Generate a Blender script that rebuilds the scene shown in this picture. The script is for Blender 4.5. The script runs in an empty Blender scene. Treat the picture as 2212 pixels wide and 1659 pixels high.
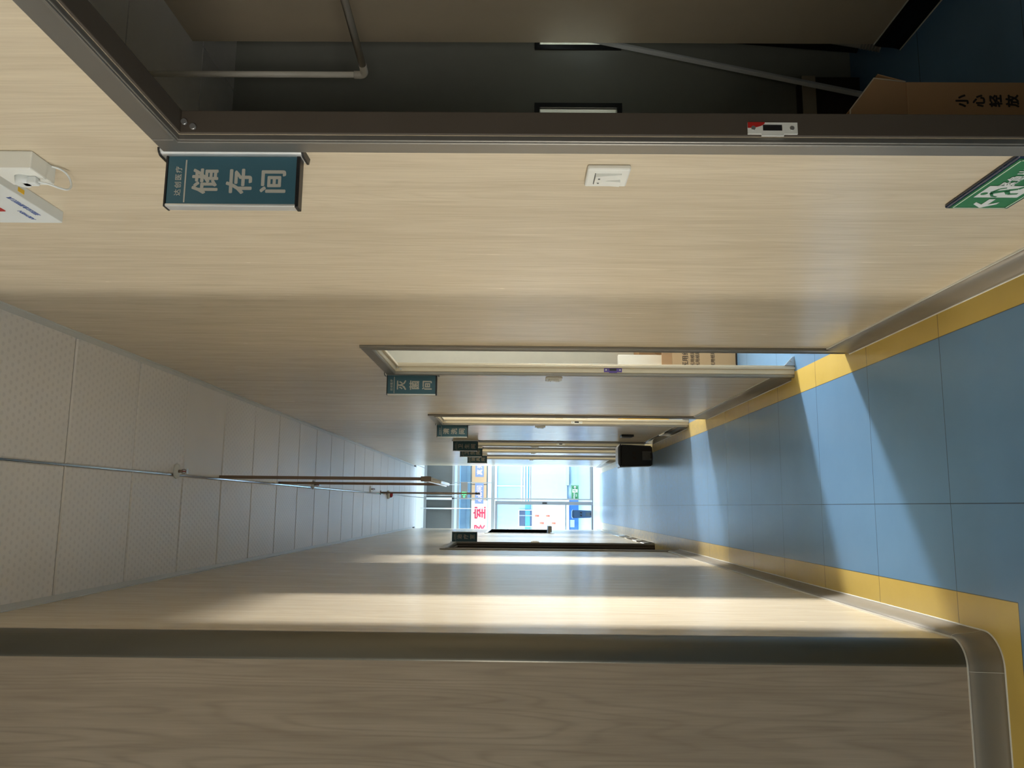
import bpy, bmesh, math, random
from mathutils import Vector, Matrix
random.seed(4)
S = bpy.context.scene
COL = S.collection

# ---------------------------------------------------------------- camera
F_PX, YAW, PITCH, ROLL, CAM_H = 1733.22, 0.1513, 0.0095, 0.0083, 1.499
cy, sy, cp, sp = math.cos(YAW), math.sin(YAW), math.cos(PITCH), math.sin(PITCH)
Fw = Vector((sy * cp, cy * cp, sp)); Rt = Vector((cy, -sy, 0)); Up = Rt.cross(Fw)
cr, sr = math.cos(ROLL), math.sin(ROLL)
Rr = Rt * cr + Up * sr; Uu = Up * cr - Rt * sr
cam = bpy.data.cameras.new('camera'); cam.sensor_fit = 'HORIZONTAL'; cam.sensor_width = 36
cam.lens = 36 * F_PX / 2212; cam.clip_start = 0.02; cam.clip_end = 200
camo = bpy.data.objects.new('camera', cam); COL.objects.link(camo)
X, Y, Z = -Uu, Rr, -Fw                      # the photograph was taken with the phone turned on its side
camo.matrix_world = Matrix(((X.x, Y.x, Z.x, 0), (X.y, Y.y, Z.y, 0), (X.z, Y.z, Z.z, CAM_H), (0, 0, 0, 1)))
S.camera = camo
# ---------------------------------------------------------------- world, exposure, daylight
S.view_settings.view_transform = 'Standard'; S.view_settings.look = 'None'
S.view_settings.exposure = 0.0; S.view_settings.gamma = 1.0; S.view_settings.use_curve_mapping = False
w = bpy.data.worlds.new('world'); S.world = w; w.use_nodes = True
w.node_tree.nodes['Background'].inputs[0].default_value = (.75, .87, 1, 1)
w.node_tree.nodes['Background'].inputs[1].default_value = .4

def area(name, loc, direction, sx, syz, power, color, spread=180):
    l = bpy.data.lights.new(name, 'AREA'); l.shape = 'RECTANGLE'; l.size = sx; l.size_y = syz
    l.energy = power; l.color = color; l.spread = math.radians(spread)
    o = bpy.data.objects.new(name, l); COL.objects.link(o); o.location = loc
    o.rotation_euler = Vector(direction).to_track_quat('-Z', 'Y').to_euler()
    return o
# daylight entering by the windows of the side rooms, plus added fill lights
area('daylight_cross_passage', (-7.9, 1.95, .70), (1, 0, 0), 1.1, .9, 240, (1, .94, .83))
area('daylight_camera_end', (-1.8, -2.6, .8), (3.63, 5.0, 1.6), 1.0, 1.0, 5.5, (1, .94, .84), 44)  # added fill, beamed through the doorway to brighten the storage room
area('daylight_sterilising_room', (3.34, 5.50, 1.08), (-2.62, -1.5, -.1), .30, .75, 72, (1, .98, .94), 75)
area('lamp_sterilising_room', (2.0, 4.8, 2.85), (0, 0, -1), 1.2, .9, 24, (1, .97, .90))  # added ceiling fill to even out the cream wall
area('daylight_cleaning_room', (3.34, 7.75, 1.2), (-2.6, -.97, 0), .8, 1.0, 85, (1, .98, .94), 80)
area('lamp_cleaning_room', (2.0, 7.4, 2.85), (0, 0, -1), 1.2, .9, 22, (1, .97, .90))  # added ceiling fill, same as in the sterilising room
area('daylight_toilets', (2.55, 10.9, 1.5), (-1, 0, 0), 3.6, 1.2, 230, (1, .98, .92))
area('daylight_lobby_left', (-2.6, 15.6, 3.3), (0, 0, -1), 1.6, 1.0, 330, (.92, .97, 1))  # added fill out of view, brightens lobby and corridor end
area('daylight_lobby_right', (2.9, 15.6, 3.3), (0, 0, -1), 1.6, 1.0, 330, (.92, .97, 1))  # its added counterpart on the other side
area('lamp_hall_left', (-2.8, 18.6, 2.95), (0, 0, -1), 3.0, 3.6, 900, (.95, .98, 1))
area('lamp_hall_right', (3.4, 18.6, 2.95), (0, 0, -1), 3.0, 3.6, 900, (.95, .98, 1))

# ---------------------------------------------------------------- helpers
class MB:
    def __init__(s): s.bm = bmesh.new()
    def box(s, x0, x1, y0, y1, z0, z1, mat=0, bev=0):
        b = bmesh.new()
        v = [b.verts.new(p) for p in ((x0,y0,z0),(x1,y0,z0),(x1,y1,z0),(x0,y1,z0),(x0,y0,z1),(x1,y0,z1),(x1,y1,z1),(x0,y1,z1))]
        for f in ((0,3,2,1),(4,5,6,7),(0,1,5,4),(1,2,6,5),(2,3,7,6),(3,0,4,7)):
            b.faces.new([v[i] for i in f]).material_index = mat
        if bev:
            bmesh.ops.bevel(b, geom=b.edges[:], offset=bev, segments=2, affect='EDGES', profile=.5)
            for f in b.faces: f.material_index = mat
        s.merge(b); return s
    def merge(s, b, M=None):
        if M is not None: bmesh.ops.transform(b, matrix=M, verts=b.verts)
        me = bpy.data.meshes.new('t'); b.to_mesh(me); b.free(); s.bm.from_mesh(me); bpy.data.meshes.remove(me)
    def poly(s, pts, mat=0):
        f = s.bm.faces.new([s.bm.verts.new(p) for p in pts]); f.material_index = mat; return s
    def prism(s, pts, vec, mat=0):
        vec = Vector(vec); a = [s.bm.verts.new(p) for p in pts]; b = [s.bm.verts.new(Vector(p) + vec) for p in pts]
        n = len(pts); s.bm.faces.new(a).material_index = mat; s.bm.faces.new(b[::-1]).material_index = mat
        for i in range(n):
            s.bm.faces.new((a[i], b[i], b[(i+1) % n], a[(i+1) % n])).material_index = mat
        return s
    def tube(s, pts, r, seg=12, mat=0, caps=True):
        pts = [Vector(p) for p in pts]; rs = r if isinstance(r, (list, tuple)) else [r] * len(pts); rings = []
        for i, p in enumerate(pts):
            d = (pts[min(i+1, len(pts)-1)] - pts[max(i-1, 0)]).normalized()
            a = d.orthogonal().normalized() if i == 0 else (pa - d * pa.dot(d)).normalized()
            pa = a; c = d.cross(a)
            rings.append([s.bm.verts.new(p + (a*math.cos(t) + c*math.sin(t)) * rs[i]) for t in [2*math.pi*k/seg for k in range(seg)]])
        for A, B in zip(rings, rings[1:]):
            for k in range(seg):
                f = s.bm.faces.new((A[k], A[(k+1) % seg], B[(k+1) % seg], B[k])); f.smooth = True; f.material_index = mat
        if caps:
            s.bm.faces.new(rings[0][::-1]).material_index = mat; s.bm.faces.new(rings[-1]).material_index = mat
        return s
    def sweep(s, prof, path, closed=False, mat=0, smooth=True):
        """prof: (out, up) points; path: list of (x, y, nx, ny): position and outward normal"""
        rings = [[s.bm.verts.new((x + nx*o, y + ny*o, u)) for (o, u) in prof] for (x, y, nx, ny) in path]
        for A, B in zip(rings, rings[1:]):
            for k in range(len(prof) - 1):
                f = s.bm.faces.new((A[k], A[k+1], B[k+1], B[k])); f.smooth = smooth; f.material_index = mat
        for R in (rings[0], rings[-1]): s.bm.faces.new(R)
        return s

def tag(o, label=None, cat=None, group=None, kind=None):
    if label: o['label'] = label
    if cat: o['category'] = cat
    if group: o['group'] = group
    if kind: o['kind'] = kind
    return o
def obj(name, mb, mats, parent=None, label=None, cat=None, group=None, kind=None, origin=None):
    bm = mb.bm; bmesh.ops.recalc_face_normals(bm, faces=bm.faces[:])
    off = Vector((0, 0, 0))
    if parent is not None: off = world_loc(parent)
    if origin is not None: off = Vector(origin)
    bmesh.ops.translate(bm, verts=bm.verts, vec=-off)
    me = bpy.data.meshes.new(name); bm.to_mesh(me); bm.free()
    for m in (mats if isinstance(mats, (list, tuple)) else [mats]): me.materials.append(m)
    o = bpy.data.objects.new(name, me); COL.objects.link(o)
    if parent is not None: o.parent = parent
    elif origin is not None: o.location = off
    return tag(o, label, cat, group, kind)
def world_loc(o):
    l = Vector((0, 0, 0))
    while o is not None: l += o.location; o = o.parent
    return l
def empty(name, loc, label=None, cat=None, group=None, kind=None):
    o = bpy.data.objects.new(name, None); o.empty_display_size = .05; COL.objects.link(o); o.location = loc
    return tag(o, label, cat, group, kind)
def text_bm(body, size, bold=0.0, depth=.001, spacing=1.0):
    cu = bpy.data.curves.new('t', 'FONT'); cu.body = body; cu.size = size; cu.extrude = depth
    cu.align_x = 'CENTER'; cu.align_y = 'CENTER'; cu.space_character = spacing; cu.resolution_u = 2
    o = bpy.data.objects.new('t', cu); COL.objects.link(o)
    me = bpy.data.meshes.new_from_object(o.evaluated_get(bpy.context.evaluated_depsgraph_get()))
    b = bmesh.new(); b.from_mesh(me); bpy.data.objects.remove(o); bpy.data.curves.remove(cu); bpy.data.meshes.remove(me)
    if bold:                                     # embolden: copies of the glyph a hair apart
        src = bpy.data.meshes.new('t'); b.to_mesh(src)
        for k in range(8):
            n0 = len(b.verts); b.from_mesh(src); b.verts.ensure_lookup_table()
            bmesh.ops.translate(b, verts=b.verts[n0:], vec=(bold*size*math.cos(k*math.pi/4), bold*size*math.sin(k*math.pi/4), .00002*k))
        bpy.data.meshes.remove(src)
    if b.verts:                                  # centre on the glyphs themselves
        xs = [v.co.x for v in b.verts]; ys = [v.co.y for v in b.verts]
        bmesh.ops.translate(b, verts=b.verts, vec=(-(min(xs)+max(xs))/2, -(min(ys)+max(ys))/2, 0))
    return b
def frame(right, up, loc):
    r, u = Vector(right), Vector(up); n = r.cross(u)
    return Matrix(((r.x,u.x,n.x,loc[0]),(r.y,u.y,n.y,loc[1]),(r.z,u.z,n.z,loc[2]),(0,0,0,1)))
FRONT = lambda x, y, z: frame((1,0,0), (0,0,1), (x, y, z))      # faces -y
RWALL = lambda x, y, z: frame((0,-1,0), (0,0,1), (x, y, z))     # faces -x

# ---------------------------------------------------------------- materials
def mat(name, color, rough=.5, metal=0, emit=None, estr=0, spec=.5):
    m = bpy.data.materials.new(name); m.use_nodes = True; n = m.node_tree; b = n.nodes['Principled BSDF']
    b.inputs['Base Color'].default_value = (*color, 1); b.inputs['Roughness'].default_value = rough
    b.inputs['Metallic'].default_value = metal; b.inputs['Specular IOR Level'].default_value = spec
    if emit: b.inputs['Emission Color'].default_value = (*emit, 1); b.inputs['Emission Strength'].default_value = estr
    else:                                        # a little procedural unevenness in the gloss and tone
        t = n.nodes.new('ShaderNodeTexCoord'); z = n.nodes.new('ShaderNodeTexNoise'); z.inputs['Scale'].default_value = 14
        n.links.new(t.outputs['Object'], z.inputs['Vector'])
        r = n.nodes.new('ShaderNodeMapRange'); r.inputs['To Min'].default_value = rough * .85; r.inputs['To Max'].default_value = min(1, rough * 1.2)
        n.links.new(z.outputs['Fac'], r.inputs['Value']); n.links.new(r.outputs[0], b.inputs['Roughness'])
        mx = n.nodes.new('ShaderNodeMix'); mx.data_type = 'RGBA'
        mx.inputs['A'].default_value = (*[c * .94 for c in color], 1); mx.inputs['B'].default_value = (*[min(1, c * 1.04) for c in color], 1)
        n.links.new(z.outputs['Fac'], mx.inputs['Factor']); n.links.new(mx.outputs['Result'], b.inputs['Base Color'])
    return m
class N:                                          # small node-graph helper
    def __init__(s, name):
        s.m = bpy.data.materials.new(name); s.m.use_nodes = True; s.t = s.m.node_tree; s.b = s.t.nodes['Principled BSDF']
        s.co = s.t.nodes.new('ShaderNodeTexCoord').outputs['Object']
        q = s.t.nodes.new('ShaderNodeSeparateXYZ'); s.t.links.new(s.co, q.inputs[0]); s.x, s.y, s.z = q.outputs
    def link(s, a, b):
        if hasattr(a, 'is_output'): s.t.links.new(a, b)
        else: b.default_value = a
    def math(s, op, a, b=0.0, c=None):
        n = s.t.nodes.new('ShaderNodeMath'); n.operation = op; s.link(a, n.inputs[0]); s.link(b, n.inputs[1])
        if c is not None: s.link(c, n.inputs[2])
        return n.outputs[0]
    def scale(s, v, vec):
        n = s.t.nodes.new('ShaderNodeVectorMath'); n.operation = 'MULTIPLY'; s.link(v, n.inputs[0]); n.inputs[1].default_value = vec; return n.outputs[0]
    def noise(s, v, sc, detail=3, rough=.5, dist=0):
        n = s.t.nodes.new('ShaderNodeTexNoise'); s.link(v, n.inputs['Vector']); n.inputs['Scale'].default_value = sc
        n.inputs['Detail'].default_value = detail; n.inputs['Roughness'].default_value = rough; n.inputs['Distortion'].default_value = dist
        return n.outputs['Fac']
    def rng(s, v, a, b, c, d):
        n = s.t.nodes.new('ShaderNodeMapRange'); s.link(v, n.inputs[0])
        for i, q in enumerate((a, b, c, d)): n.inputs[i+1].default_value = q
        return n.outputs[0]
    def mix(s, f, a, b):
        n = s.t.nodes.new('ShaderNodeMix'); n.data_type = 'RGBA'; s.link(f, n.inputs['Factor'])
        for q, k in ((a, 'A'), (b, 'B')): s.link((*q, 1) if isinstance(q, tuple) else q, n.inputs[k])
        return n.outputs['Result']
    def line(s, c, period, off, half):            # 1 on a line every period, else 0
        a = s.math('SUBTRACT', c, off - period/2); a = s.math('FLOORED_MODULO', a, period); a = s.math('SUBTRACT', a, period/2)
        return s.math('LESS_THAN', s.math('ABSOLUTE', a), half)
    def bump(s, h, dist, strength=1):
        n = s.t.nodes.new('ShaderNodeBump'); n.inputs['Distance'].default_value = dist; n.inputs['Strength'].default_value = strength
        s.link(h, n.inputs['Height']); s.t.links.new(n.outputs[0], s.b.inputs['Normal'])
    def done(s, col, rough):
        s.link(col if not isinstance(col, tuple) else (*col, 1), s.b.inputs['Base Color']); s.link(rough, s.b.inputs['Roughness']); return s.m

def wood(name, light, dark, axis='y', seam=None, fine=1.0, rough=.24, cath=.25, freq=70):
    n = N(name); across = n.y if axis == 'y' else n.x
    g1 = n.noise(n.scale(n.co, (1, 1, .06)), 60 * fine, 4, .6, .3); g2 = n.noise(n.scale(n.co, (1, 1, .03)), 190 * fine, 2, .5)
    g3 = n.noise(n.scale(n.co, (1, 1, .12)), 14, 3, .5, .5)
    cont = n.noise(n.scale(n.co, (1, 1, .075)), 3.0, 3, .5)
    ring = n.rng(n.math('SINE', n.math('MULTIPLY', cont, freq)), -1, 1, 0, 1)
    ring = n.math('SUBTRACT', 1.0, n.math('POWER', ring, 4.0))
    f = n.math('ADD', n.math('MULTIPLY', g1, .45), n.math('ADD', n.math('MULTIPLY', g2, .30), n.math('MULTIPLY', g3, .25)))
    f = n.rng(f, .36, .62, 0, 1)
    f = n.math('ADD', n.math('MULTIPLY', f, 1 - cath), n.math('MULTIPLY', n.math('MULTIPLY', ring, n.rng(g3, .4, .6, .5, 1)), cath))
    c = n.mix(f, dark, light)
    if seam:
        s_ = n.math('MULTIPLY', n.line(across, seam[0], seam[1], .0022), n.math('GREATER_THAN', across, 4.2)); c = n.mix(s_, c, tuple(k * .45 for k in dark))
    n.bump(f, .0004, .5)
    return n.done(c, n.rng(g1, 0, 1, rough * .85, rough * 1.25))
M = {}
M['wood_wall'] = wood('pale_oak_panel', (.72, .625, .465), (.575, .485, .35), 'y', (1.11, 4.70), cath=.22, freq=330)
M['wood_face'] = wood('pale_oak_panel_broad_grain', (.52, .435, .33), (.35, .28, .205), 'x', None, .8, .4, .42, 300)  # same oak, colour darkened for the weak light on the face wall
M['alu'] = mat('champagne_aluminium', (.28, .268, .245), .38, .7)
M['alu_dark'] = mat('dull_aluminium', (.30, .275, .235), .45, .55)
M['alu_bright'] = mat('bright_aluminium', (.80, .82, .82), .3, .6)
M['sealant'] = mat('white_sealant', (.8, .8, .74), .5)
M['film'] = mat('protective_film_on_metal', (.42, .42, .42), .12, .8)
M['black'] = mat('black_plastic', (.012, .012, .013), .4)
M['white'] = mat('white_plastic', (.80, .81, .76), .38)
M['cream'] = mat('cream_painted_wall', (.80, .78, .68), .6)
M['teal'] = mat('dark_teal_sign_panel', (.038, .115, .155), .45)
M['letter'] = mat('warm_grey_lettering', (.44, .43, .38), .5)
M['dark_board'] = mat('brown_grey_board', (.50, .43, .32), .4)
M['pvc'] = mat('white_pvc_pipe', (.90, .88, .80), .35)
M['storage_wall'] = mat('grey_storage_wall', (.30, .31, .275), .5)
M['carton'] = mat('brown_cardboard', (.50, .30, .15), .8)
M['carton_pale'] = mat('pale_brown_cardboard', (.50, .36, .21), .8)
M['ink'] = mat('dark_print', (.03, .022, .018), .7)
M['steel'] = mat('brushed_steel', (.55, .55, .54), .32, .8)
M['red'] = mat('red_plastic', (.45, .02, .015), .4)
M['rod'] = mat('brown_painted_rod', (.27, .20, .15), .4)
M['green'] = mat('exit_sign_green', (.03, .20, .075), .35)
M['pale_green'] = mat('pale_green_border', (.62, .80, .62), .4)
M['navy'] = mat('navy_sign_edge', (.01, .022, .06), .25)
M['sign_white'] = mat('sign_white', (.72, .76, .76), .4)
M['yellow_bin'] = mat('yellow_plastic', (.85, .52, .02), .4)
M['blue_counter'] = mat('blue_counter_front', (.02, .09, .33), .4)
M['bin_blue'] = mat('slate_blue_plastic', (.06, .11, .20), .4)
M['hall_wall'] = mat('pale_blue_hall_panel', (.27, .36, .42), .4)
M['hall_white'] = mat('white_hall_panel', (.62, .65, .67), .4)
M['hall_blue'] = mat('sky_blue_hall_band', (.06, .22, .45), .4)
M['hall_dark'] = mat('dark_window_glazing', (.06, .075, .12), .2)
M['transom'] = mat('dark_grey_glazing', (.085, .092, .086), .6, spec=.25)
M['sign_red'] = mat('red_sign_lettering', (.55, .015, .045), .5)
M['orange'] = mat('orange_red_marks', (.85, .10, .05), .5)
M['gasket'] = mat('grey_floor_seal', (.10, .11, .12), .6)
M['frost'] = mat('frosted_film', (.33, .40, .46), .5)
M['led_amber'] = mat('amber_lit_board', (.25, .14, .06), .5, 0, (1, .66, .40), .62)
M['led_blue'] = mat('blue_lit_board', (.06, .08, .14), .5, 0, (.38, .46, .72), .75)
M['led_pink'] = mat('pink_lit_lettering', (.3, .2, .2), .5, 0, (1, .70, .74), 1.1)
M['sign_glow'] = mat('warm_white_lit_sign_face', (.3, .3, .25), .5, 0, (1, .98, .80), .85)
M['green_lit'] = mat('lit_green_symbols', (.1, 1, .3), .5, 0, (.10, 1, .28), 1.2)
M['lamp_tube'] = mat('white_tube_lamp', (.95, .96, .96), .12)
M['sign_grey'] = mat('grey_sign_housing', (.20, .19, .17), .35)

def glass(name, tint, refl):
    m = bpy.data.materials.new(name); m.use_nodes = True; t = m.node_tree; t.nodes.clear()
    o = t.nodes.new('ShaderNodeOutputMaterial'); mx = t.nodes.new('ShaderNodeMixShader'); a = t.nodes.new('ShaderNodeBsdfTransparent')
    g = t.nodes.new('ShaderNodeBsdfGlossy'); f = t.nodes.new('ShaderNodeFresnel'); f.inputs[0].default_value = refl
    a.inputs[0].default_value = (*tint, 1); g.inputs['Roughness'].default_value = .03
    t.links.new(f.outputs[0], mx.inputs[0]); t.links.new(a.outputs[0], mx.inputs[1]); t.links.new(g.outputs[0], mx.inputs[2]); t.links.new(mx.outputs[0], o.inputs[0])
    return m
M['glass'] = glass('clear_pane', (.90, .96, .97), 1.4)

# floor: blue vinyl squares with a yellow border strip
n = N('vinyl_floor_blue_and_yellow')
lx = n.math('LESS_THAN', n.math('ABSOLUTE', n.math('SUBTRACT', n.x, .024)), .0018); ly = n.line(n.y, .6, 2.8277, .0018); seam = n.math('MAXIMUM', lx, ly)
yl = n.math('MULTIPLY', n.math('LESS_THAN', n.x, -.2715), n.math('GREATER_THAN', n.y, 2.488))
yr = n.math('MULTIPLY', n.math('GREATER_THAN', n.x, .6125), n.math('LESS_THAN', n.x, .742))
yel = n.math('MULTIPLY', n.math('MINIMUM', n.math('ADD', yl, yr), 1), n.math('LESS_THAN', n.y, 14.9))
edge = n.math('MAXIMUM', n.math('MULTIPLY', n.math('LESS_THAN', n.math('ABSOLUTE', n.math('SUBTRACT', n.x, -.2715)), .0016), n.math('GREATER_THAN', n.y, 2.488)),
              n.math('LESS_THAN', n.math('ABSOLUTE', n.math('SUBTRACT', n.x, .6125)), .0016))
edge2 = n.math('MULTIPLY', n.math('LESS_THAN', n.math('ABSOLUTE', n.math('SUBTRACT', n.y, 2.488)), .0016), n.math('LESS_THAN', n.x, -.2715))
sy2 = n.line(n.y, .6, 2.44, .0014)
seam = n.math('MAXIMUM', seam, n.math('MAXIMUM', edge, edge2))
mott = n.noise(n.co, 5, 4, .6); fine = n.noise(n.co, 220, 2)
dirt = n.noise(n.scale(n.co, (1.6, 1, 1)), 16, 6, .75, .8)
blue = n.mix(mott, (.140, .300, .53), (.165, .34, .58)); yc = n.mix(mott, (.64, .46, .11), (.74, .55, .15))
c = n.mix(yel, blue, yc)
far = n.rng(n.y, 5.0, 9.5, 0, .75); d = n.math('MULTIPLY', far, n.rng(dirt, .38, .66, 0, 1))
c = n.mix(n.math('MULTIPLY', far, .35), c, (.40, .42, .44)); c = n.mix(d, c, (.24, .25, .26))  # grey blended in with distance paints the floor glare; dirt streaks over it
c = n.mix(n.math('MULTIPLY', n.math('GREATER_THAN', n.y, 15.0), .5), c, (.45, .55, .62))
c = n.mix(n.math('MULTIPLY', seam, .75), c, (.03, .04, .045))
n.bump(n.math('MULTIPLY', dirt, far), .0006, .3)
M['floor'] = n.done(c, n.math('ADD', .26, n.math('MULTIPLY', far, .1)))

# ceiling: metal tiles with small staggered dimples
n = N('dimpled_metal_ceiling_tile')
row = n.math('FLOOR', n.math('DIVIDE', n.y, .034)); sh = n.math('MULTIPLY', n.math('FLOORED_MODULO', row, 2.0), .5)
u = n.math('SUBTRACT', n.math('FRACT', n.math('ADD', n.math('DIVIDE', n.x, .034), sh)), .5)
v = n.math('SUBTRACT', n.math('FRACT', n.math('DIVIDE', n.y, .034)), .5)
r = n.math('SQRT', n.math('ADD', n.math('MULTIPLY', u, u), n.math('MULTIPLY', n.math('MULTIPLY', v, v), 1.0)))
dot = n.rng(r, .16, .32, 1, 0)
plain = n.math('MULTIPLY', n.math('MULTIPLY', n.math('GREATER_THAN', n.x, .16), n.math('GREATER_THAN', n.y, 4.593)), n.math('LESS_THAN', n.y, 5.193))
dot = n.math('MULTIPLY', dot, n.math('SUBTRACT', 1.0, plain))
c = n.mix(dot, n.mix(n.noise(n.co, 3, 3), (.80, .78, .75), (.86, .84, .81)), (.755, .735, .71))
n.bump(dot, .001, .5)
M['ceiling'] = n.done(c, .40)
M['ceil_void'] = mat('dark_ceiling_gap', (.03, .03, .03), .8)
M['ceil_plain'] = mat('plain_grey_ceiling_panel', (.85, .85, .83), .55)

# ---------------------------------------------------------------- room shell
XL, XR, H, TH = -.405, .725, 3.418, .045
DOORS = [(.62, 1.497), (3.655, 4.33), (6.455, 7.09), (9.05, 9.62), (10.11, 10.75), (11.6, 12.3)]
DT = 2.18
END = 14.7
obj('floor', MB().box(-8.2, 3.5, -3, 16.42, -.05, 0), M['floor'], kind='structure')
obj('floor', MB().box(-5, 6, 16.42, 21.2, -.05, 0), mat('pale_blue_hall_floor', (.17, .28, .42), .3), kind='structure')
# right wall with its door openings
mb = MB(); y = -3
for a, b in DOORS:
    mb.box(XR, XR+TH, y, a, 0, H); mb.box(XR, XR+TH, a, b, DT, H); y = b
mb.box(XR, XR+TH, y, END, 0, H)
obj('wall_right', mb, M['wood_wall'], kind='structure')
# left wall, with the wide doorway and the service window
LD = (7.69, 8.99); LW = (12.35, 14.3, 1.0, 1.97)
CY, CR = 2.605, .075                                        # face wall and rounded corner
mb = MB(); mb.box(XL-TH, XL, CY+CR, LD[0], 0, H).box(XL-TH, XL, LD[0], LD[1], DT, H).box(XL-TH, XL, LD[1], LW[0], 0, H)
mb.box(XL-TH, XL, LW[0], LW[1], 0, LW[2]).box(XL-TH, XL, LW[0], LW[1], LW[3], H).box(XL-TH, XL, LW[1], END, 0, H)
obj('wall_left', mb, M['wood_wall'], kind='structure')
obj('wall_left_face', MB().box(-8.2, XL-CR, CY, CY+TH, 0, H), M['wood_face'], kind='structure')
# rounded aluminium corner post between them
mb = MB(); pr = [(XL-CR + CR*math.cos(a), CY+CR - CR*math.sin(a)) for a in [math.pi/2*k/12 for k in range(13)]]
pts = [(x, y, .0) for x, y in pr] + [(XL-CR, CY+CR, 0)]
mb.prism(pts, (0, 0, H)); 
for f in mb.bm.faces: f.smooth = abs(f.normal.z) < .5
obj('trim_1', mb, mat('dark_corner_post', (.17, .16, .125), .42, .4), kind='structure')
obj('wall_back', MB().box(-8.2, XR+TH, -3.05, -3, 0, H), M['cream'], kind='structure')
obj('wall_far_left', MB().box(-8.25, -8.2, -3, CY+TH, 0, H), M['cream'], kind='structure')

# ceiling tiles, runners, edge trim
mb = MB(); T = .6; g = .0048; zc = H; xc = .1558; y0 = 3.3931
def tile(mb, xa, xb, ya, yb):
    b = .006; xa += g; xb -= g; ya += g; yb -= g
    p = [(xa,ya,zc+.02),(xb,ya,zc+.02),(xb,yb,zc+.02),(xa,yb,zc+.02)]
    q = [(xa,ya,zc+b),(xb,ya,zc+b),(xb,yb,zc+b),(xa,yb,zc+b)]
    r_ = [(xa+b,ya+b,zc),(xb-b,ya+b,zc),(xb-b,yb-b,zc),(xa+b,yb-b,zc)]
    P, Q, R = [[mb.bm.verts.new(c) for c in k] for k in (p, q, r_)]
    for A, B in ((P, Q), (Q, R)):
        for i in range(4): mb.bm.faces.new((A[i], A[(i+1)%4], B[(i+1)%4], B[i]))
    mb.bm.faces.new(R)
for k in range(-1, 21):
    ya, yb = y0 + T*(k-1), y0 + T*k
    ya = max(ya, CY - .01); yb = min(yb, END+.4)
    if yb - ya < .05: continue
    tile(mb, XL+.012, xc, ya, yb); tile(mb, xc, XR-.012, ya, yb)
for k in range(-11, -1):                                   # cross passage behind the corner
    for j in range(-13, 1):
        tile(mb, xc + T*(j-1) , xc + T*j, y0 + T*k - .23, y0 + T*(k+1) - .23)
    tile(mb, xc, XR-.012, y0 + T*k - .23, y0 + T*(k+1) - .23)
obj('ceiling', mb, M['ceiling'], kind='structure')
obj('ceiling', MB().box(-8.3, XR+TH, -3.05, END+.4, H+.03, H+.06), M['ceil_void'], kind='structure')
obj('trim_2', MB().box(xc-.0032, xc+.0032, 2.6, END+.4, H+.002, H+.016), mat('polished_ceiling_runner', (.9, .9, .9), .14, .95), kind='structure')
mb = MB(); mb.box(XR-.024, XR, -3, END, H-.003, H+.015).box(XR-.002, XR, -3, END, H-.02, H-.003)
M['trim'] = mat('pale_ceiling_edge_trim', (.66, .67, .65), .4, .1)
obj('trim_3', mb, M['trim'], kind='structure')
mb = MB(); mb.box(XL, XL+.024, CY+CR, END, H-.003, H+.015).box(XL, XL+.002, CY+CR, END, H-.02, H-.003)
obj('trim_4', mb, M['trim'], kind='structure')

# skirting
PROF = [(.0, .0), (.022, .0), (.0235, .004), (.0205, .012), (.0165, .03), (.0145, .05), (.0135, .07), (.012, .085), (.0085, .097), (.003, .102), (0, .102)]
def skirt(name, path, m):
    o = obj(name, MB().sweep(PROF, path), m, kind='structure')
    mb = MB()
    mb.sweep([(.003, .1015), (.0055, .1015), (.0055, .1045), (0, .1045)], path, smooth=False)
    mb.sweep([(.0235, 0), (.0275, 0), (.0265, .0025), (.0235, .003)], path, smooth=False)
    obj('sealant_line', mb, M['sealant'], parent=o, label='pale sealant bead')
    return o
cas = .055
ends = [(-3, DOORS[0][0]-cas)] + [(DOORS[i][1]+cas, DOORS[i+1][0]-cas) for i in range(5)] + [(DOORS[5][1]+cas, END)]
for i, (a, b) in enumerate(ends):
    skirt('baseboard_right', [(XR, a, -1, 0), (XR, b, -1, 0)], M['film'] if i == 3 else M['alu_dark'])
path = [(XL, LD[0]-cas, 1, 0), (XL, CY+CR+.02, 1, 0)]
for k in range(0, 13):
    a = math.pi/2*k/12; path.append((XL-CR + CR*math.cos(a), CY+CR - CR*math.sin(a), math.cos(a), -math.sin(a)))
path += [(XL-CR-.03, CY, 0, -1), (-8.2, CY, 0, -1)]
o = skirt('baseboard_left', path, M['alu_dark'])
mb = MB()
for (x, y_, nx, ny) in ((XL, CY+CR+.012, 1, 0), (XL-CR-.012, CY, 0, -1)):
    p = [(x + nx*(a+.0008), y_ + ny*(a+.0008), u) for a, u in PROF[1:-1]]
    mb.tube(p, .0006, 6)
obj('joint_line', mb, M['sealant'], parent=o)
skirt('baseboard_left', [(XL, LD[1]+cas, 1, 0), (XL, END, 1, 0)], M['film'])

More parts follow.
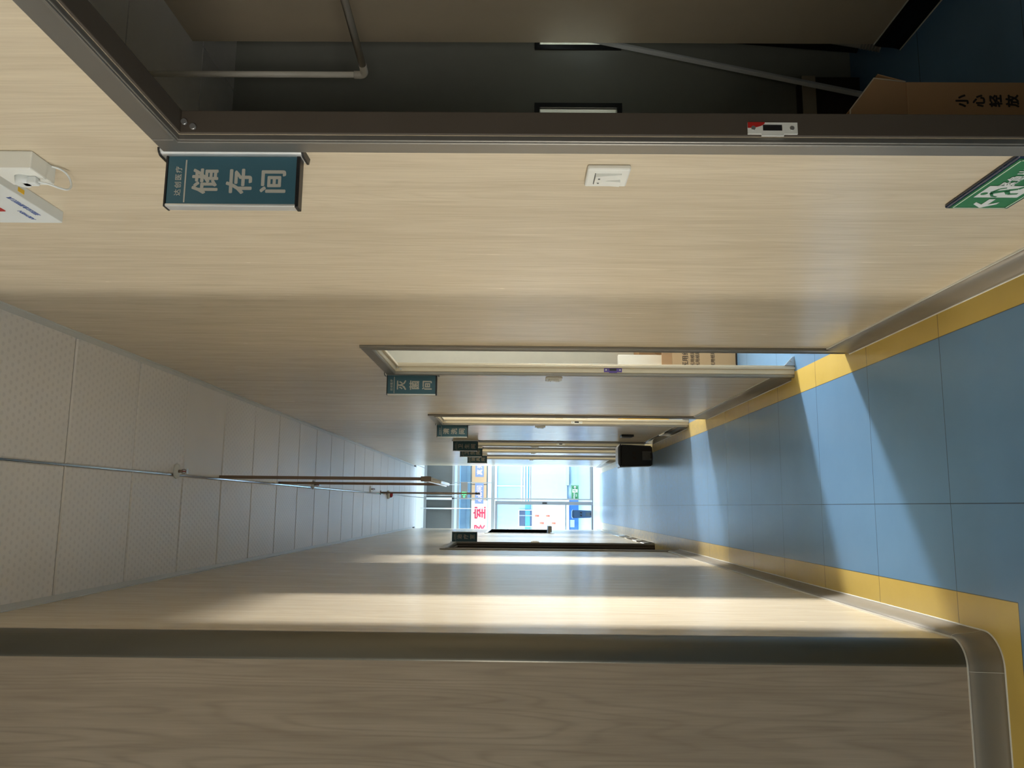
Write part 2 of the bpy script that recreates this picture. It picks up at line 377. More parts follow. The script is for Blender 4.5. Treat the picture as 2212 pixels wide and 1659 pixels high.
# door frames ---------------------------------------------------------
def door_frame(k, side, a, b, near=True):
    """side +1: right wall. a..b is the clear opening along y"""
    xw = XR if side > 0 else XL; s = side
    def bx(mb, o0, o1, y0, y1, z0, z1, bev=.002):
        x0, x1 = sorted((xw + s*o0, xw + s*o1)); mb.box(x0, x1, y0, y1, z0, z1, bev=bev)
    mb = MB(); t = .012
    bx(mb, -t, 0, b, b+cas, 0, DT+cas); bx(mb, -t, 0, a-cas, a, 0, DT+cas)
    bx(mb, -t, 0, a, b, DT, DT+cas)
    bx(mb, -t-.004, -t+.004, b+.002, b+.008, 0, DT+.006); bx(mb, -t-.004, -t+.004, a-.008, a-.002, 0, DT+.006)
    bx(mb, -t-.004, -t+.004, a-.008, b+.008, DT+.002, DT+.008)
    root = obj('door_%d' % k, mb, M['alu'], kind='structure')
    mb = MB(); r = .004
    for (p, q) in ((b-r, b+r), (a-r, a+r)):
        bx(mb, .001, TH+.004, p, q, 0, DT); 
    bx(mb, .001, TH+.004, a, b, DT-r, DT+r)
    if k > 1:
        for (p, q) in ((b-.016, b), (a, a+.016)): bx(mb, .026, .04, p, q, 0, DT)
        bx(mb, .026, .04, a, b, DT-.016, DT)
    obj('jamb', mb, mat('dark_bronze_jamb', (.075, .06, .045), .6, .1) if side < 0 or k == 1 else mat('warm_jamb_metal', (.62, .55, .42), .4, .3), parent=root)
    if k <= 3:
        mb = MB()
        for zz, oo in ((DT-.03, .012), (DT-.012, .022)): 
            mb.tube([(xw + s*oo, b-.002-r, zz), (xw + s*oo, b-.008-r, zz)], .006, 10)
        obj('screw', mb, M['steel'], parent=root)
    return root
def strike(root, b, z, red=True, cols=None):
    y_ = b - .004
    mb = MB(); x0 = XR + .004
    L = .098; z0, z1 = z - L/2, z + L/2
    mb.box(x0, x0+.024, y_-.003, y_, z0, z - .019).box(x0, x0+.024, y_-.003, y_, z + .019, z1)
    mb.box(x0, x0+.007, y_-.003, y_, z-.019, z+.019).box(x0+.02, x0+.024, y_-.003, y_, z-.019, z+.019).box(x0-.004, x0, y_-.003, y_, z-.022, z+.022)
    p = obj('strike_plate', mb, M['white'] if cols is None else cols, parent=root, label='pale metal strike plate')
    mb = MB().box(x0+.007, x0+.02, y_-.0012, y_, z-.019, z+.019)
    obj('latch_hole', mb, M['black'], parent=p)
    mb = MB(); 
    for zz in (z-.038, z+.038): mb.tube([(x0+.012, y_-.0028, zz), (x0+.012, y_-.0045, zz)], .0045, 10)
    obj('screw', mb, M['steel'], parent=p)
    if red:
        mb = MB(); pts = [(x0+.024, y_-.0036, z1)] + [(x0+.024 - .012*math.sin(a), y_-.0036, z1 - .034*math.cos(a)) for a in [math.pi/2*i/8 for i in range(9)]]
        mb.prism(pts, (0, -.0006, 0)); obj('red_sticker', mb, M['red'], parent=p, label='red sticker corner')
roots = [door_frame(i+1, 1, a, b) for i, (a, b) in enumerate(DOORS)]
door_frame(7, -1, LD[0], LD[1])
strike(roots[0], DOORS[0][1], 1.005)
strike(roots[1], DOORS[1][1], .99, False, mat('violet_marked_strike', (.10, .06, .30), .4))
strike(roots[2], DOORS[2][1], .99, False, M['white'])
strike(roots[3], DOORS[3][1], 1.0, False, M['white'])
# foot bracket of the second frame
for i in (1, 2):
    a, b = DOORS[i]; mb = MB()
    mb.prism([(XR+TH+.004, b+.001, 0), (XR+TH+.055, b+.001, 0), (XR+TH+.05, b+.001, .012), (XR+TH+.004, b+.001, .055)], (0, -.012, 0))
    mb.tube([(XR+TH+.03, b-.011, .018), (XR+TH+.03, b-.016, .018)], .007, 10)
    obj('foot_bracket', mb, M['steel'], parent=roots[i], label='steel foot bracket')

# ---------------------------------------------------------------- side rooms (shells)
SW = M['storage_wall']
# storage room
mb = MB(); mb.box(1.83, 1.88, -1, 2.96, 0, 2.82)
obj('wall_storage_side', mb, M['dark_board'], kind='structure')
skirt('baseboard_storage', [(1.83, -.9, -1, 0), (1.83, 2.96, -1, 0)], M['black'])
mb = MB(); Wn = [(1.49, 1.79, 1.067, 1.42), (2.098, 2.40, 1.067, 1.42)]
mb.box(XR+TH, Wn[0][0], 3.42, 3.47, 0, 3.0).box(Wn[0][0], Wn[0][1], 3.42, 3.47, 0, Wn[0][2]).box(Wn[0][0], Wn[0][1], 3.42, 3.47, Wn[0][3], 3.0)
mb.box(Wn[0][1], Wn[1][0], 3.42, 3.47, 0, 3.0).box(Wn[1][0], Wn[1][1], 3.42, 3.47, 0, Wn[1][2]).box(Wn[1][0], Wn[1][1], 3.42, 3.47, Wn[1][3], 3.0)
mb.box(Wn[1][1], 3.5, 3.42, 3.47, 0, 3.0)
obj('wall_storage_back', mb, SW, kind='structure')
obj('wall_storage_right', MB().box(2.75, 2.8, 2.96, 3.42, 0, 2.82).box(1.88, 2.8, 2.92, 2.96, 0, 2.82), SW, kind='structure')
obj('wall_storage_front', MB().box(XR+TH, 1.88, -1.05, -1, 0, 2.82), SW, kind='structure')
for i, (a, b, c, d) in enumerate(Wn):
    mb = MB(); f = .022
    for (p, q, r_, s_) in ((a-f, a, c-f, d+f), (b, b+f, c-f, d+f), (a, b, c-f, c), (a, b, d, d+f)): mb.box(p, q, 3.408, 3.42, r_, s_)
    wd = obj('window_%d' % (i+1), mb, M['black'], kind='structure')
    obj('reveal', MB().box(a, b, 3.42, 3.475, c, c+.004).box(a, b, 3.42, 3.475, d-.004, d).box(a, a+.004, 3.42, 3.475, c, d).box(b-.004, b, 3.42, 3.475, c, d), M['white'], parent=wd)
    obj('pane', MB().box(a, b, 3.446, 3.450, c, d), M['glass'], parent=wd)
# storage ceiling panels, 0.6 m grid with open joints
mb = MB()
for (xa, xb, ya, yb) in ((.77, 1.83, -1, 2.455), (.77, 1.83, 2.463, 3.058), (1.83, 2.8, 2.96, 3.058), (.77, 1.866, 3.066, 3.42), (1.874, 2.8, 3.066, 3.42)):
    mb.box(xa, xb, ya, yb, 2.82, 2.84)
obj('ceiling_storage', mb, M['ceil_plain'], kind='structure')
obj('ceiling_storage', MB().box(.77, 2.8, -1, 3.42, 2.85, 2.87), M['ceil_void'], kind='structure')
# sterilising room, cleaning room, toilets
CRM = mat('cream_room_panel', (.70, .69, .61), .6)
def room(name, x1, ya, yb, h):
    obj('wall_' + name, MB().box(x1, x1+.05, ya, yb, 0, h).box(XR+TH, x1, yb-.05, yb, 0, h), CRM, kind='structure')
    obj('ceiling_' + name, MB().box(XR+TH, x1+.05, ya, yb, h, h+.04), CRM, kind='structure')
room('sterilising', 3.4, 3.47, 6.3, 2.95)
room('cleaning', 3.4, 6.3, 8.85, 2.95)
room('toilets', 2.6, 8.85, 13.0, 2.85)
obj('wall_toilet_partition', MB().box(XR+TH, 2.6, 9.84, 9.88, 0, 2.85).box(XR+TH, 2.6, 11.3, 11.34, 0, 2.85), CRM, kind='structure')
# treatment room on the left, unlit, and the room behind the service window
mb = MB().box(-3.0, -2.95, 7.2, 9.6, 0, 2.9).box(-3, XL-TH, 7.15, 7.2, 0, 2.9).box(-3, XL-TH, 9.6, 9.65, 0, 2.9)
obj('wall_treatment_room', mb, SW, kind='structure')
obj('ceiling_treatment_room', MB().box(-3, XL-TH, 7.2, 9.6, 2.9, 2.95), M['ceil_plain'], kind='structure')
mb = MB().box(-2.0, -1.95, 11.5, 14.7, 0, 2.9).box(-2, XL-TH, 11.45, 11.5, 0, 2.9).box(-2, XL-TH, 14.65, 14.7, 0, 2.9)
obj('wall_service_room', mb, M['hall_wall'], kind='structure')
obj('ceiling_service_room', MB().box(-2, XL-TH, 11.5, 14.7, 2.9, 2.95), M['ceil_plain'], kind='structure')
area('lamp_service_room', (-1.3, 13.2, 2.85), (0, 0, -1), .5, 1.5, 25, (.75, .88, 1))
mb = MB(); a, b, c, d = LW
for (p, q, r_, s_) in ((a-.04, a, c-.04, d+.04), (b, b+.04, c-.04, d+.04), (a, b, c-.04, c), (a, b, d, d+.04)): mb.box(XL-.05, XL+.008, p, q, r_, s_)
wd = obj('window_3', mb, M['alu_bright'], kind='structure')
obj('pane', MB().box(XL-.03, XL-.025, a, b, c, d), M['glass'], parent=wd)
obj('blind', MB().box(XL-.045, XL-.04, a, b, d-.28, d), M['black'], parent=wd, label='dark blind at the head')
obj('ledge', MB().box(XL-.02, XL+.10, 12.9, 13.4, .97, 1.03, bev=.004), M['alu'], parent=wd)

# ---------------------------------------------------------------- lobby, glass front, hall
obj('wall_lobby', MB().box(-4.6, XL-TH, END-.02, END+.03, 0, H).box(XR+TH, 4.6, END-.02, END+.03, 0, H).box(-4.65, -4.6, END, 16.4, 0, H).box(4.6, 4.65, END, 16.4, 0, H), M['hall_white'], kind='structure')
mb = MB()
for k in range(3):
    for j in range(-8, 8):
        zc = H; tile(mb, xc + T*j, xc + T*(j+1), END+.42 + .44*k, END+.42 + .44*(k+1))
obj('ceiling_lobby', mb, mat('white_lobby_ceiling', (.82, .84, .84), .5), kind='structure')
obj('ceiling_lobby', MB().box(-4.7, 4.7, END+.3, 16.5, H+.03, H+.06), M['ceil_void'], kind='structure')
FY = 16.4
obj('floor', MB().box(3.5, 4.7, END, FY+.02, -.05, 0), M['floor'], kind='structure')
mb = MB()
def fr(x0, x1, z0, z1, d=.05): mb.box(x0, x1, FY-d/2, FY+d/2, z0, z1, bev=.003)
fr(-4.6, 4.6, 3.365, 3.418); fr(-4.6, 4.6, 2.80, 2.85, .06); fr(-4.6, 4.6, 2.70, 2.75); fr(-4.6, 4.6, 1.985, 2.055, .07)
for x_ in (-3.6, -2.4, -1.25, 1.9, 3.2): fr(x_, x_+.04, 0, 3.4)
fr(.135, .162, 0, 3.4, .06); fr(.155, 1.9, .0, .06); fr(.46, .475, 2.055, 2.80, .03); fr(-.066, -.043, 2.80, 3.4, .05)
root = obj('door_8', mb, mat('pale_grey_front_frame', (.24, .26, .255), .4, .2), kind='structure')
mb = MB(); mb.box(.16, 1.9, FY-.004, FY+.004, .06, 1.99).box(-4.6, .14, FY-.004, FY+.004, 2.055, 2.70).box(.16, 4.6, FY-.004, FY+.004, 2.055, 2.70).box(-4.6, -1.2, FY-.004, FY+.004, .02, 1.99)
obj('pane', mb, M['glass'], parent=root)
obj('transom_panel', MB().box(-4.6, 4.6, FY+.004, FY+.012, 2.85, 3.365), M['transom'], parent=root, label='dark grey transom glazing')
obj('mullion_cover', MB().box(.118, .163, FY-.045, FY-.03, 2.85, 3.365, bev=.002).box(-.068, -.042, FY-.045, FY-.025, 2.85, 3.365, bev=.002), M['hall_white'], parent=root, label='white mullion covers')
mb = MB(); mb.box(.035, .105, FY-.03, FY+.02, .02, 1.975, bev=.004).box(-1.2, .035, FY-.03, FY+.02, 1.93, 1.975).box(-1.2, .035, FY-.02, FY+.02, .012, .03).box(-1.25, -1.2, FY-.03, FY+.02, .02, 1.975)
leaf = obj('door_leaf', mb, mat('grey_leaf_frame', (.17, .19, .20), .4, .2), parent=root)
obj('lock', MB().box(.055, .085, FY-.04, FY-.03, .93, 1.02, bev=.003), M['black'], parent=root)
obj('leaf_pane', MB().box(-1.2, .035, FY-.004, FY, .03, 1.93), M['glass'], parent=root)
obj('threshold', MB().box(-1.2, 1.9, FY-.05, FY+.03, 0, .012), M['gasket'], parent=root)

# hall beyond the glass
HY = 20.9
obj('wall_hall_far', MB().box(-5, 6, HY, HY+.05, 0, 3.0), M['hall_wall'], kind='structure')
obj('wall_hall_sides', MB().box(-5.05, -5, FY, HY, 0, 3.0).box(6, 6.05, FY, HY, 0, 3.0).box(-5, 6, FY+.03, FY+.05, 3.0, 3.42), M['hall_white'], kind='structure')
mb = MB()
for k in range(16): mb.box(-5, 6, FY+.05 + .29*k, FY+.05 + .29*k + .275, 3.0, 3.03)
obj('ceiling_hall', mb, mat('pale_blue_slat_ceiling', (.46, .66, .84), .45), kind='structure')
obj('ceiling_hall', MB().box(-5, 6, FY+.05, HY, 3.05, 3.08), M['hall_white'], kind='structure')
y1 = HY - .001
def flat(name, x0, x1, z0, z1, m, d=.02, **k): return obj(name, MB().box(x0, x1, y1-d, y1, z0, z1, bev=min(.004, d/5)), m, **k)
flat('trim_5', -5, 6, 2.74, 2.84, mat('grey_teal_beam', (.14, .20, .23), .4), .12, kind='structure')
for x_ in (-.62, .52): flat('trim_6', x_-.012, x_+.012, 1.34, 2.30, M['hall_white'], .02, kind='structure')
flat('trim_7', -5, .10, 1.20, 1.33, M['hall_blue'], .03, kind='structure')
mb = MB()
for za, zb in ((1.20, 1.225), (1.265, 1.30), (1.33, 1.375), (1.40, 1.44)): mb.box(.11, 6, y1-.03, y1, za, zb)
obj('trim_8', mb, M['hall_white'], kind='structure')
obj('trim_9', MB().box(.11, 6, y1-.02, y1, 1.235, 1.26).box(.11, 6, y1-.02, y1, 1.305, 1.325), M['hall_blue'], kind='structure')
# white lower wall on the left, frosted partition on the right
flat('trim_10', -5, .10, .30, 1.14, M['hall_white'], .04, kind='structure')
flat('trim_11', .12, 6, .25, 1.18, M['frost'], .04, kind='structure')
flat('trim_12', .55, 1.4, .20, .30, mat('olive_strip', (.30, .33, .22), .5), .06, kind='structure')  # blurred reflection painted as an olive strip
# windows of the hall wall
for i, (a, b) in enumerate(((-.50, -.24), (-.22, -.10))):
    mb = MB(); mb.box(a-.015, a, y1-.05, y1, 1.14, 1.50).box(b, b+.015, y1-.05, y1, 1.14, 1.50).box(a, b, y1-.05, y1, 1.48, 1.50).box(a, b, y1-.05, y1, 1.14, 1.155)
    wd = obj('window_%d' % (i+4), mb, M['hall_white'], kind='structure')
    obj('pane', MB().box(a, b, y1-.035, y1-.031, 1.15, 1.20).box(a, b, y1-.035, y1-.031, 1.335, 1.48), M['hall_dark'], parent=wd)
# lit sign boards in the hall
def board(name, x0, x1, z0, z1, face, label, cat='sign'):
    return obj(name, MB().box(x0, x1, y1-.14, y1-.06, z0, z1, bev=.006), face, label=label, cat=cat, origin=((x0+x1)/2, y1-.06, z0))
b_ = board('room_sign', -1.35, .14, 2.30, 2.71, M['sign_glow'], 'glowing warm white sign with big red characters beyond the glass front')
mb = MB()
for i, ch in enumerate('观察室'):
    mb.merge(text_bm(ch, .33, .022, .004), FRONT(-1.08 + .455*i, y1-.146, 2.50))
obj('lettering', mb, M['sign_red'], parent=b_, label='red characters')
def led(x0, x1, txt, xs, label):
    o = board('led_board', x0, x1, 2.33, 2.705, M['led_amber'], label)
    obj('blue_field', MB().box(xs[0]-.12, xs[-1]+.13, y1-.150, y1-.141, 2.40, 2.62), M['led_blue'], parent=o, label='blue lit field')
    mb = MB()
    for ch, xx in zip(txt, xs): mb.merge(text_bm(ch, .155, .02, .002), FRONT(xx, y1-.154, 2.51))
    obj('lettering', mb, M['led_pink'], parent=o, label='pink lit characters')
led(.145, .535, '心诊间', (.16+.02, .31, .45), 'amber framed lit board right beside the red-lettered sign beyond the glass')
led(.56, 1.5, '真来', (.86, 1.03), 'amber framed lit board at the right end of the hall sign band')
flat('trim_13', -5, 6, 2.06, 2.30, M['hall_white'], .05, kind='structure')
# counter, bins, marked bars in the hall
ct = empty('reception_counter', (-.9, 20.6, 0), 'low bright blue counter against the far hall wall beyond the glass', 'counter')
obj('body', MB().box(-2.2, .18, 20.35, 20.85, 0, .235, bev=.006), M['blue_counter'], parent=ct)
obj('top', MB().box(-2.22, .20, 20.33, 20.86, .235, .27, bev=.004), M['hall_white'], parent=ct)
obj('notice', MB().box(-.50, -.32, 20.342, 20.35, .10, .21), M['hall_wall'], parent=ct, label='pale blue notice')
for i, (px, za, zb) in enumerate(((-.235, .70, 1.08), (-.42, .55, .96))):  # bars modelled only to carry the orange-red marks
    r_ = empty('door_pull', (px, y1-.08, za), ('upper' if i == 0 else 'lower') + ' white door pull with orange-red ends on the hall wall, ' + ('right' if i == 0 else 'left') + ' of the two', 'door handle', 'door pulls on the hall wall')
    obj('bar', MB().tube([(px, y1-.09, za-.05), (px, y1-.09, zb+.04)], .022, 10), M['hall_white'], parent=r_)
    obj('end_mark', MB().tube([(px, y1-.09, za), (px, y1-.09, za+.10)], .026, 10), M['orange'], parent=r_)
    obj('end_mark', MB().tube([(px, y1-.09, zb-.11), (px, y1-.09, zb)], .026, 10), M['orange'], parent=r_)

def pedal_bin(name, x0, x1, y0, d, h, m, lidm, label, gr=None):
    cx = (x0+x1)/2; r_ = empty(name, (cx, y0+d/2, 0), label, 'trash bin', gr); s_ = .012
    mb = MB(); b = [(x0+s_, y0+s_, 0), (x1-s_, y0+s_, 0), (x1-s_, y0+d-s_, 0), (x0+s_, y0+d-s_, 0)]; t = [(x0, y0, h*.92), (x1, y0, h*.92), (x1, y0+d, h*.92), (x0, y0+d, h*.92)]
    B = [mb.bm.verts.new(p) for p in b]; Tt = [mb.bm.verts.new(p) for p in t]
    mb.bm.faces.new(B[::-1]); mb.bm.faces.new(Tt)
    for i in range(4): mb.bm.faces.new((B[i], B[(i+1)%4], Tt[(i+1)%4], Tt[i]))
    bmesh.ops.bevel(mb.bm, geom=mb.bm.edges[:], offset=.012, segments=3, affect='EDGES')
    obj('body', mb, m, parent=r_)
    obj('rim', MB().box(x0-.008, x1+.008, y0-.008, y0+d+.008, h*.915, h*.94, bev=.004), m, parent=r_)
    mb = MB(); a = [(x0-.004, h*.94), (x1+.004, h*.94), (x1-.03, h*1.0), (x0+.03, h*1.0)]
    mb.prism([(p, y0-.004, q) for p, q in a], (0, d+.008, 0)); bmesh.ops.bevel(mb.bm, geom=mb.bm.edges[:], offset=.005, segments=2, affect='EDGES')
    obj('lid', mb, lidm, parent=r_)
    w_ = (x1-x0)
    obj('pedal_recess', MB().box(cx-w_*.2, cx+w_*.2, y0-.001, y0+.02, .012, .115, bev=.004), M['gasket'], parent=r_, label='recess around the pedal')
    obj('pedal', MB().box(cx-w_*.13, cx+w_*.13, y0-.035, y0+.01, .012, .03, bev=.004), M['black'], parent=r_)
    mb = MB(); z0 = h*.48
    for dx in (-.028, .028):
        mb.prism([(cx+dx-.02, y0+.002, z0), (cx+dx+.012, y0+.002, z0), (cx+dx+.02, y0+.002, z0+.04), (cx+dx-.008, y0+.002, z0+.04)], (0, -.002, 0))
    obj('emblem', mb, M['ink'], parent=r_, label='faint moulded emblem')
    return r_
pedal_bin('pedal_bin', .452, .702, 9.05, .24, .385, mat('charcoal_bin_plastic', (.018, .019, .021), .42), mat('grey_bin_lid', (.16, .165, .17), .3), 'black pedal bin on the corridor floor against the right wall')
pedal_bin('pedal_bin', -.23, -.06, 16.75, .2, .40, M['bin_blue'], M['bin_blue'], 'slate blue pedal bin standing beyond the glass front')

# ---------------------------------------------------------------- door signs
def door_sign(yf, side, big, label, z1=2.237, z0=1.957):
    xw = XR if side > 0 else XL; s = -side
    r_ = empty('door_sign', (xw, yf+.012, z0), label, 'sign', 'projecting room signs of the corridor')
    X = lambda o: xw + s*o
    def bx(o0, o1, ya, yb, za, zb, bev=.0015):
        a, b = sorted((X(o0), X(o1))); return MB().box(a, b, ya, yb, za, zb, bev=bev)
    # mount rail: quarter-round aluminium extrusion on the wall
    pf = [(0, -.016)] + [(.012*math.sin(a), -.004 - .014*math.cos(a)) for a in [math.pi/2*k/6 for k in range(7)]] + [(.012, .028), (0, .034)]
    mb = MB(); mb.prism([(X(o), yf+.002+d, z0-.004) for o, d in pf], (0, 0, z1-z0+.012))
    obj('mount_rail', mb, M['alu_bright'], parent=r_)
    for nm, za, zb in (('rail_cap', z1+.008, z1+.012), ('rail_cap', z0-.009, z0-.004)):
        mb = MB(); mb.prism([(X(o*1.25), yf+.002+d*1.1, za) for o, d in pf], (0, 0, zb-za)); obj(nm, mb, M['black'], parent=r_)
    wd_ = .121
    obj('panel', bx(.012, wd_-.005, yf, yf+.022, z0+.007, z1-.005), M['teal'], parent=r_, label='dark teal face')
    obj('edge_strip', bx(wd_-.006, wd_, yf-.002, yf+.024, z0+.006, z1-.004, .002), M['alu_bright'], parent=r_)
    obj('end_cap', bx(.011, wd_+.001, yf-.002, yf+.025, z1-.005, z1-.0005), M['black'], parent=r_, label='black top cap')
    obj('end_cap', bx(.011, wd_+.001, yf-.002, yf+.025, z0, z0+.008), M['black'], parent=r_, label='black bottom cap')
    cx = X((.012+wd_)/2); mb = MB(); yt = yf - .0004
    mb.merge(text_bm('达创医疗', .0145, .012, .0003, 1.28), FRONT(cx, yt, z1-.028))
    mb.box(cx-.046, cx+.046, yt-.0004, yt+.0002, z1-.0445, z1-.0415)
    for i, ch in enumerate(big): mb.merge(text_bm(ch, .056, .026, .0003), FRONT(cx, yt, z1-.084 - .0705*i))
    obj('lettering', mb, M['letter'], parent=r_)
    return r_
door_sign(1.572, 1, '储存间', 'teal hanging sign for the storage room, nearest and largest, beside the dark doorway')
door_sign(4.392, 1, '灭菌间', 'teal hanging sign with three characters beside the second right doorway')
door_sign(7.152, 1, '清洗间', 'teal hanging sign beside the third right doorway, third from the camera')
door_sign(8.955, 1, '卫生间', 'dark toilet sign nearest the camera, in front of the second toilet sign')
door_sign(10.03, 1, '卫生间', 'dark toilet sign half hidden behind the nearer toilet sign')
door_sign(11.50, 1, '洁具间', 'dark hanging sign farthest down the right wall, partly covered by the toilet sign')
door_sign(9.06, -1, '治疗室', 'dark treatment room sign projecting from the left wall, the only one there')

# ---------------------------------------------------------------- switches and sockets
def switch(ya, za, label, rockers=2):
    r_ = empty('light_switch', (XR, ya+.045, za+.045), label, 'light switch', 'white wall switches of the right wall')
    obj('plate', MB().box(XR-.012, XR, ya, ya+.093, za, za+.093, bev=.004), M['white'], parent=r_)
    for i in range(rockers):
        y0_ = ya+.020 + .0265*i
        mb = MB(); mb.prism([(XR-.012, y0_, za+.018), (XR-.0125, y0_, za+.074), (XR-.016, y0_, za+.074), (XR-.0205, y0_, za+.018)] if i == 1 else [(XR-.012, y0_, za+.018), (XR-.0125, y0_, za+.074), (XR-.020, y0_, za+.074), (XR-.015, y0_, za+.018)], (0, .0258, 0))
        rk = obj('rocker', mb, M['white'], parent=r_)
        obj('indicator', MB().box(XR-.0208 + .002*i, XR-.018, y0_+.010, y0_+.013, za+.064, za+.068), M['gasket'], parent=rk)
    obj('gap', MB().box(XR-.0128, XR-.011, ya+.018, ya+.075, za+.074, za+.0755), M['gasket'], parent=r_)
switch(1.628, 1.264, 'white wall switch beside the near dark doorway, largest in view')
switch(4.47, 1.258, 'white wall switch just past the second right doorway')
switch(7.25, 1.262, 'white wall switch just past the third right doorway')
for i, yy in enumerate((9.75, 10.84, 12.42)):
    switch(yy, 1.262, ('small grey-looking switch %s' % ('between the two toilet doors', 'past the second toilet door', 'past the last right doorway')[i]))
r_ = empty('light_switch', (XL, 9.3, 1.31), 'pale switch on the left wall past the treatment room doorway', 'light switch')
obj('plate', MB().box(XL, XL+.014, 9.25, 9.343, 1.264, 1.357, bev=.004), M['white'], parent=r_)
obj('rocker', MB().box(XL+.014, XL+.019, 9.27, 9.323, 1.282, 1.338, bev=.002), M['white'], parent=r_)
so = empty('wall_socket', (XR, 8.13, .40), 'black socket box low on the right wall before the black bin', 'socket')
obj('housing', MB().box(XR-.022, XR, 8.06, 8.2, .345, .47, bev=.004), M['black'], parent=so)
obj('cover', MB().box(XR-.027, XR-.022, 8.075, 8.185, .36, .455, bev=.002), M['gasket'], parent=so)

# ---------------------------------------------------------------- escape sign low on the near wall, and its twin on the glass
def exit_face(Mx, w_, h_, root, lit=None, arrow_left=True, words=True):
    """sign artwork on local x (reading) / y (up); Mx maps it on the surface"""
    g = 1 if arrow_left else -1
    def P(pts, z, m, nm, lab=None):
        b = bmesh.new(); 
        for pl in pts:
            f = b.faces.new([b.verts.new((x*g, y, z)) for x, y in pl])
        bmesh.ops.triangulate(b, faces=b.faces[:]); mb = MB(); mb.merge(b, Mx)
        off = world_loc(root); bmesh.ops.translate(mb.bm, verts=mb.bm.verts, vec=-off)
        me = bpy.data.meshes.new(nm); 
        # a thin solid so it has real thickness
        ex = bmesh.ops.extrude_face_region(mb.bm, geom=mb.bm.faces[:]); nrm = Mx.to_3x3() @ Vector((0, 0, -.0003))
        bmesh.ops.translate(mb.bm, verts=[q for q in ex['geom'] if isinstance(q, bmesh.types.BMVert)], vec=nrm)
        mb.bm.to_mesh(me); mb.bm.free(); me.materials.append(m); o = bpy.data.objects.new(nm, me); COL.objects.link(o); o.parent = root
        if lab: o['label'] = lab
    W, Hh = w_/2, h_/2
    if lit is None:
        t = .0028 * (h_/.145)
        i = .011 * (h_/.145)
        P([[(-W+i, -Hh+i), (W-i, -Hh+i), (W-i, -Hh+i+t), (-W+i, -Hh+i+t)], [(-W+i, Hh-i-t), (W-i, Hh-i-t), (W-i, Hh-i), (-W+i, Hh-i)],
           [(-W+i, -Hh+i), (-W+i+t, -Hh+i), (-W+i+t, Hh-i), (-W+i, Hh-i)], [(W-i-t, -Hh+i), (W-i, -Hh+i), (W-i, Hh-i), (W-i-t, Hh-i)]], .0012, M['pale_green'], 'border_line')
    q = h_/.145; ax = -W + .040*q; wm = lit or M['sign_white']
    a = [(-.026, 0), (-.004, .026), (.008, .026), (-.006, .007), (.026, .007), (.026, -.007), (-.006, -.007), (.008, -.026), (-.004, -.026)]
    P([[(ax + x*q, y*q) for x, y in a]], .0012, wm, 'arrow')
    px = -W + .108*q
    P([[(px-.032*q, -.048*q), (px+.032*q, -.048*q), (px+.032*q, .048*q), (px-.032*q, .048*q)]], .0011, wm, 'doorway_field')
    gm = M['green']; c = []
    def limb(x0, y0, x1, y1, r0, r1):
        d = Vector((x1-x0, y1-y0)); n_ = Vector((-d.y, d.x)).normalized()
        c.append([((px + (x0+n_.x*r0)*q), (y0+n_.y*r0)*q), ((px + (x0-n_.x*r0)*q), (y0-n_.y*r0)*q), ((px + (x1-n_.x*r1)*q), (y1-n_.y*r1)*q), ((px + (x1+n_.x*r1)*q), (y1+n_.y*r1)*q)])
    c.append([(px + (-.010+.0075*math.cos(t))*q, (.037+.0075*math.sin(t))*q) for t in [2*math.pi*k/14 for k in range(14)]])
    limb(-.006, .026, .008, -.004, .0075, .006); limb(-.006, .024, -.024, .012, .0035, .0028); limb(-.024, .012, -.028, .000, .003, .0025)
    limb(.000, .024, .017, .018, .0035, .003); limb(.017, .018, .022, .006, .003, .0025)
    limb(.006, -.003, -.012, -.016, .0055, .0045); limb(-.012, -.016, -.010, -.036, .0045, .0035)
    limb(.009, -.004, .016, -.022, .0055, .0045); limb(.016, -.022, .032, -.030, .0045, .0035)
    P(c, .0014, gm if lit is None else mat('unlit_green', (.0, .12, .02), .5), 'running_figure')
    if words:
        mb = MB(); tx = (W - .082*q) * g
        mb.merge(text_bm('紧急出口', .034*q, .02, .0002), Mx @ Matrix.Translation((tx, .016*q, .0013)))
        mb.merge(text_bm('EXIT', .026*q, .02, .0002), Mx @ Matrix.Translation((tx, -.026*q, .0013)))
        obj('lettering', mb, wm, parent=root)
ex = empty('exit_sign', (XR, 1.703, .334), 'green escape route sign with navy edge low on the near right wall', 'exit sign')
obj('backing', MB().box(XR-.010, XR, 1.558, 1.847, .334, .484, bev=.004), M['navy'], parent=ex, label='navy bevelled edge')
obj('face', MB().box(XR-.0112, XR-.010, 1.566, 1.839, .342, .476), M['green'], parent=ex)
exit_face(RWALL(XR-.0112, 1.7025, .409), .289, .150, ex)
ex = empty('exit_sign', (.292, 16.3, .286), 'small green escape route sign stuck low on the glass front', 'exit sign')
obj('face', MB().box(.149, .435, FY-.016, FY-.008, .286, .437, bev=.003), M['green'], parent=ex)
exit_face(FRONT(.292, FY-.0175, .3615), .286, .151, ex, arrow_left=False)
ex = empty('exit_sign', (.304, 15.9, 2.64), 'hanging grey exit sign with lit green figure and arrow', 'exit sign')
obj('housing', MB().box(.142, .465, 15.9, 15.93, 2.505, 2.637, bev=.003), M['sign_grey'], parent=ex)
exit_face(FRONT(.304, 15.897, 2.571), .323, .132, ex, lit=M['green_lit'], words=False)
obj('hanger', MB().tube([(.20, 15.915, 2.637), (.20, 15.915, 3.418)], .003, 8).tube([(.41, 15.915, 2.637), (.41, 15.915, 3.418)], .003, 8), M['alu_bright'], parent=ex)

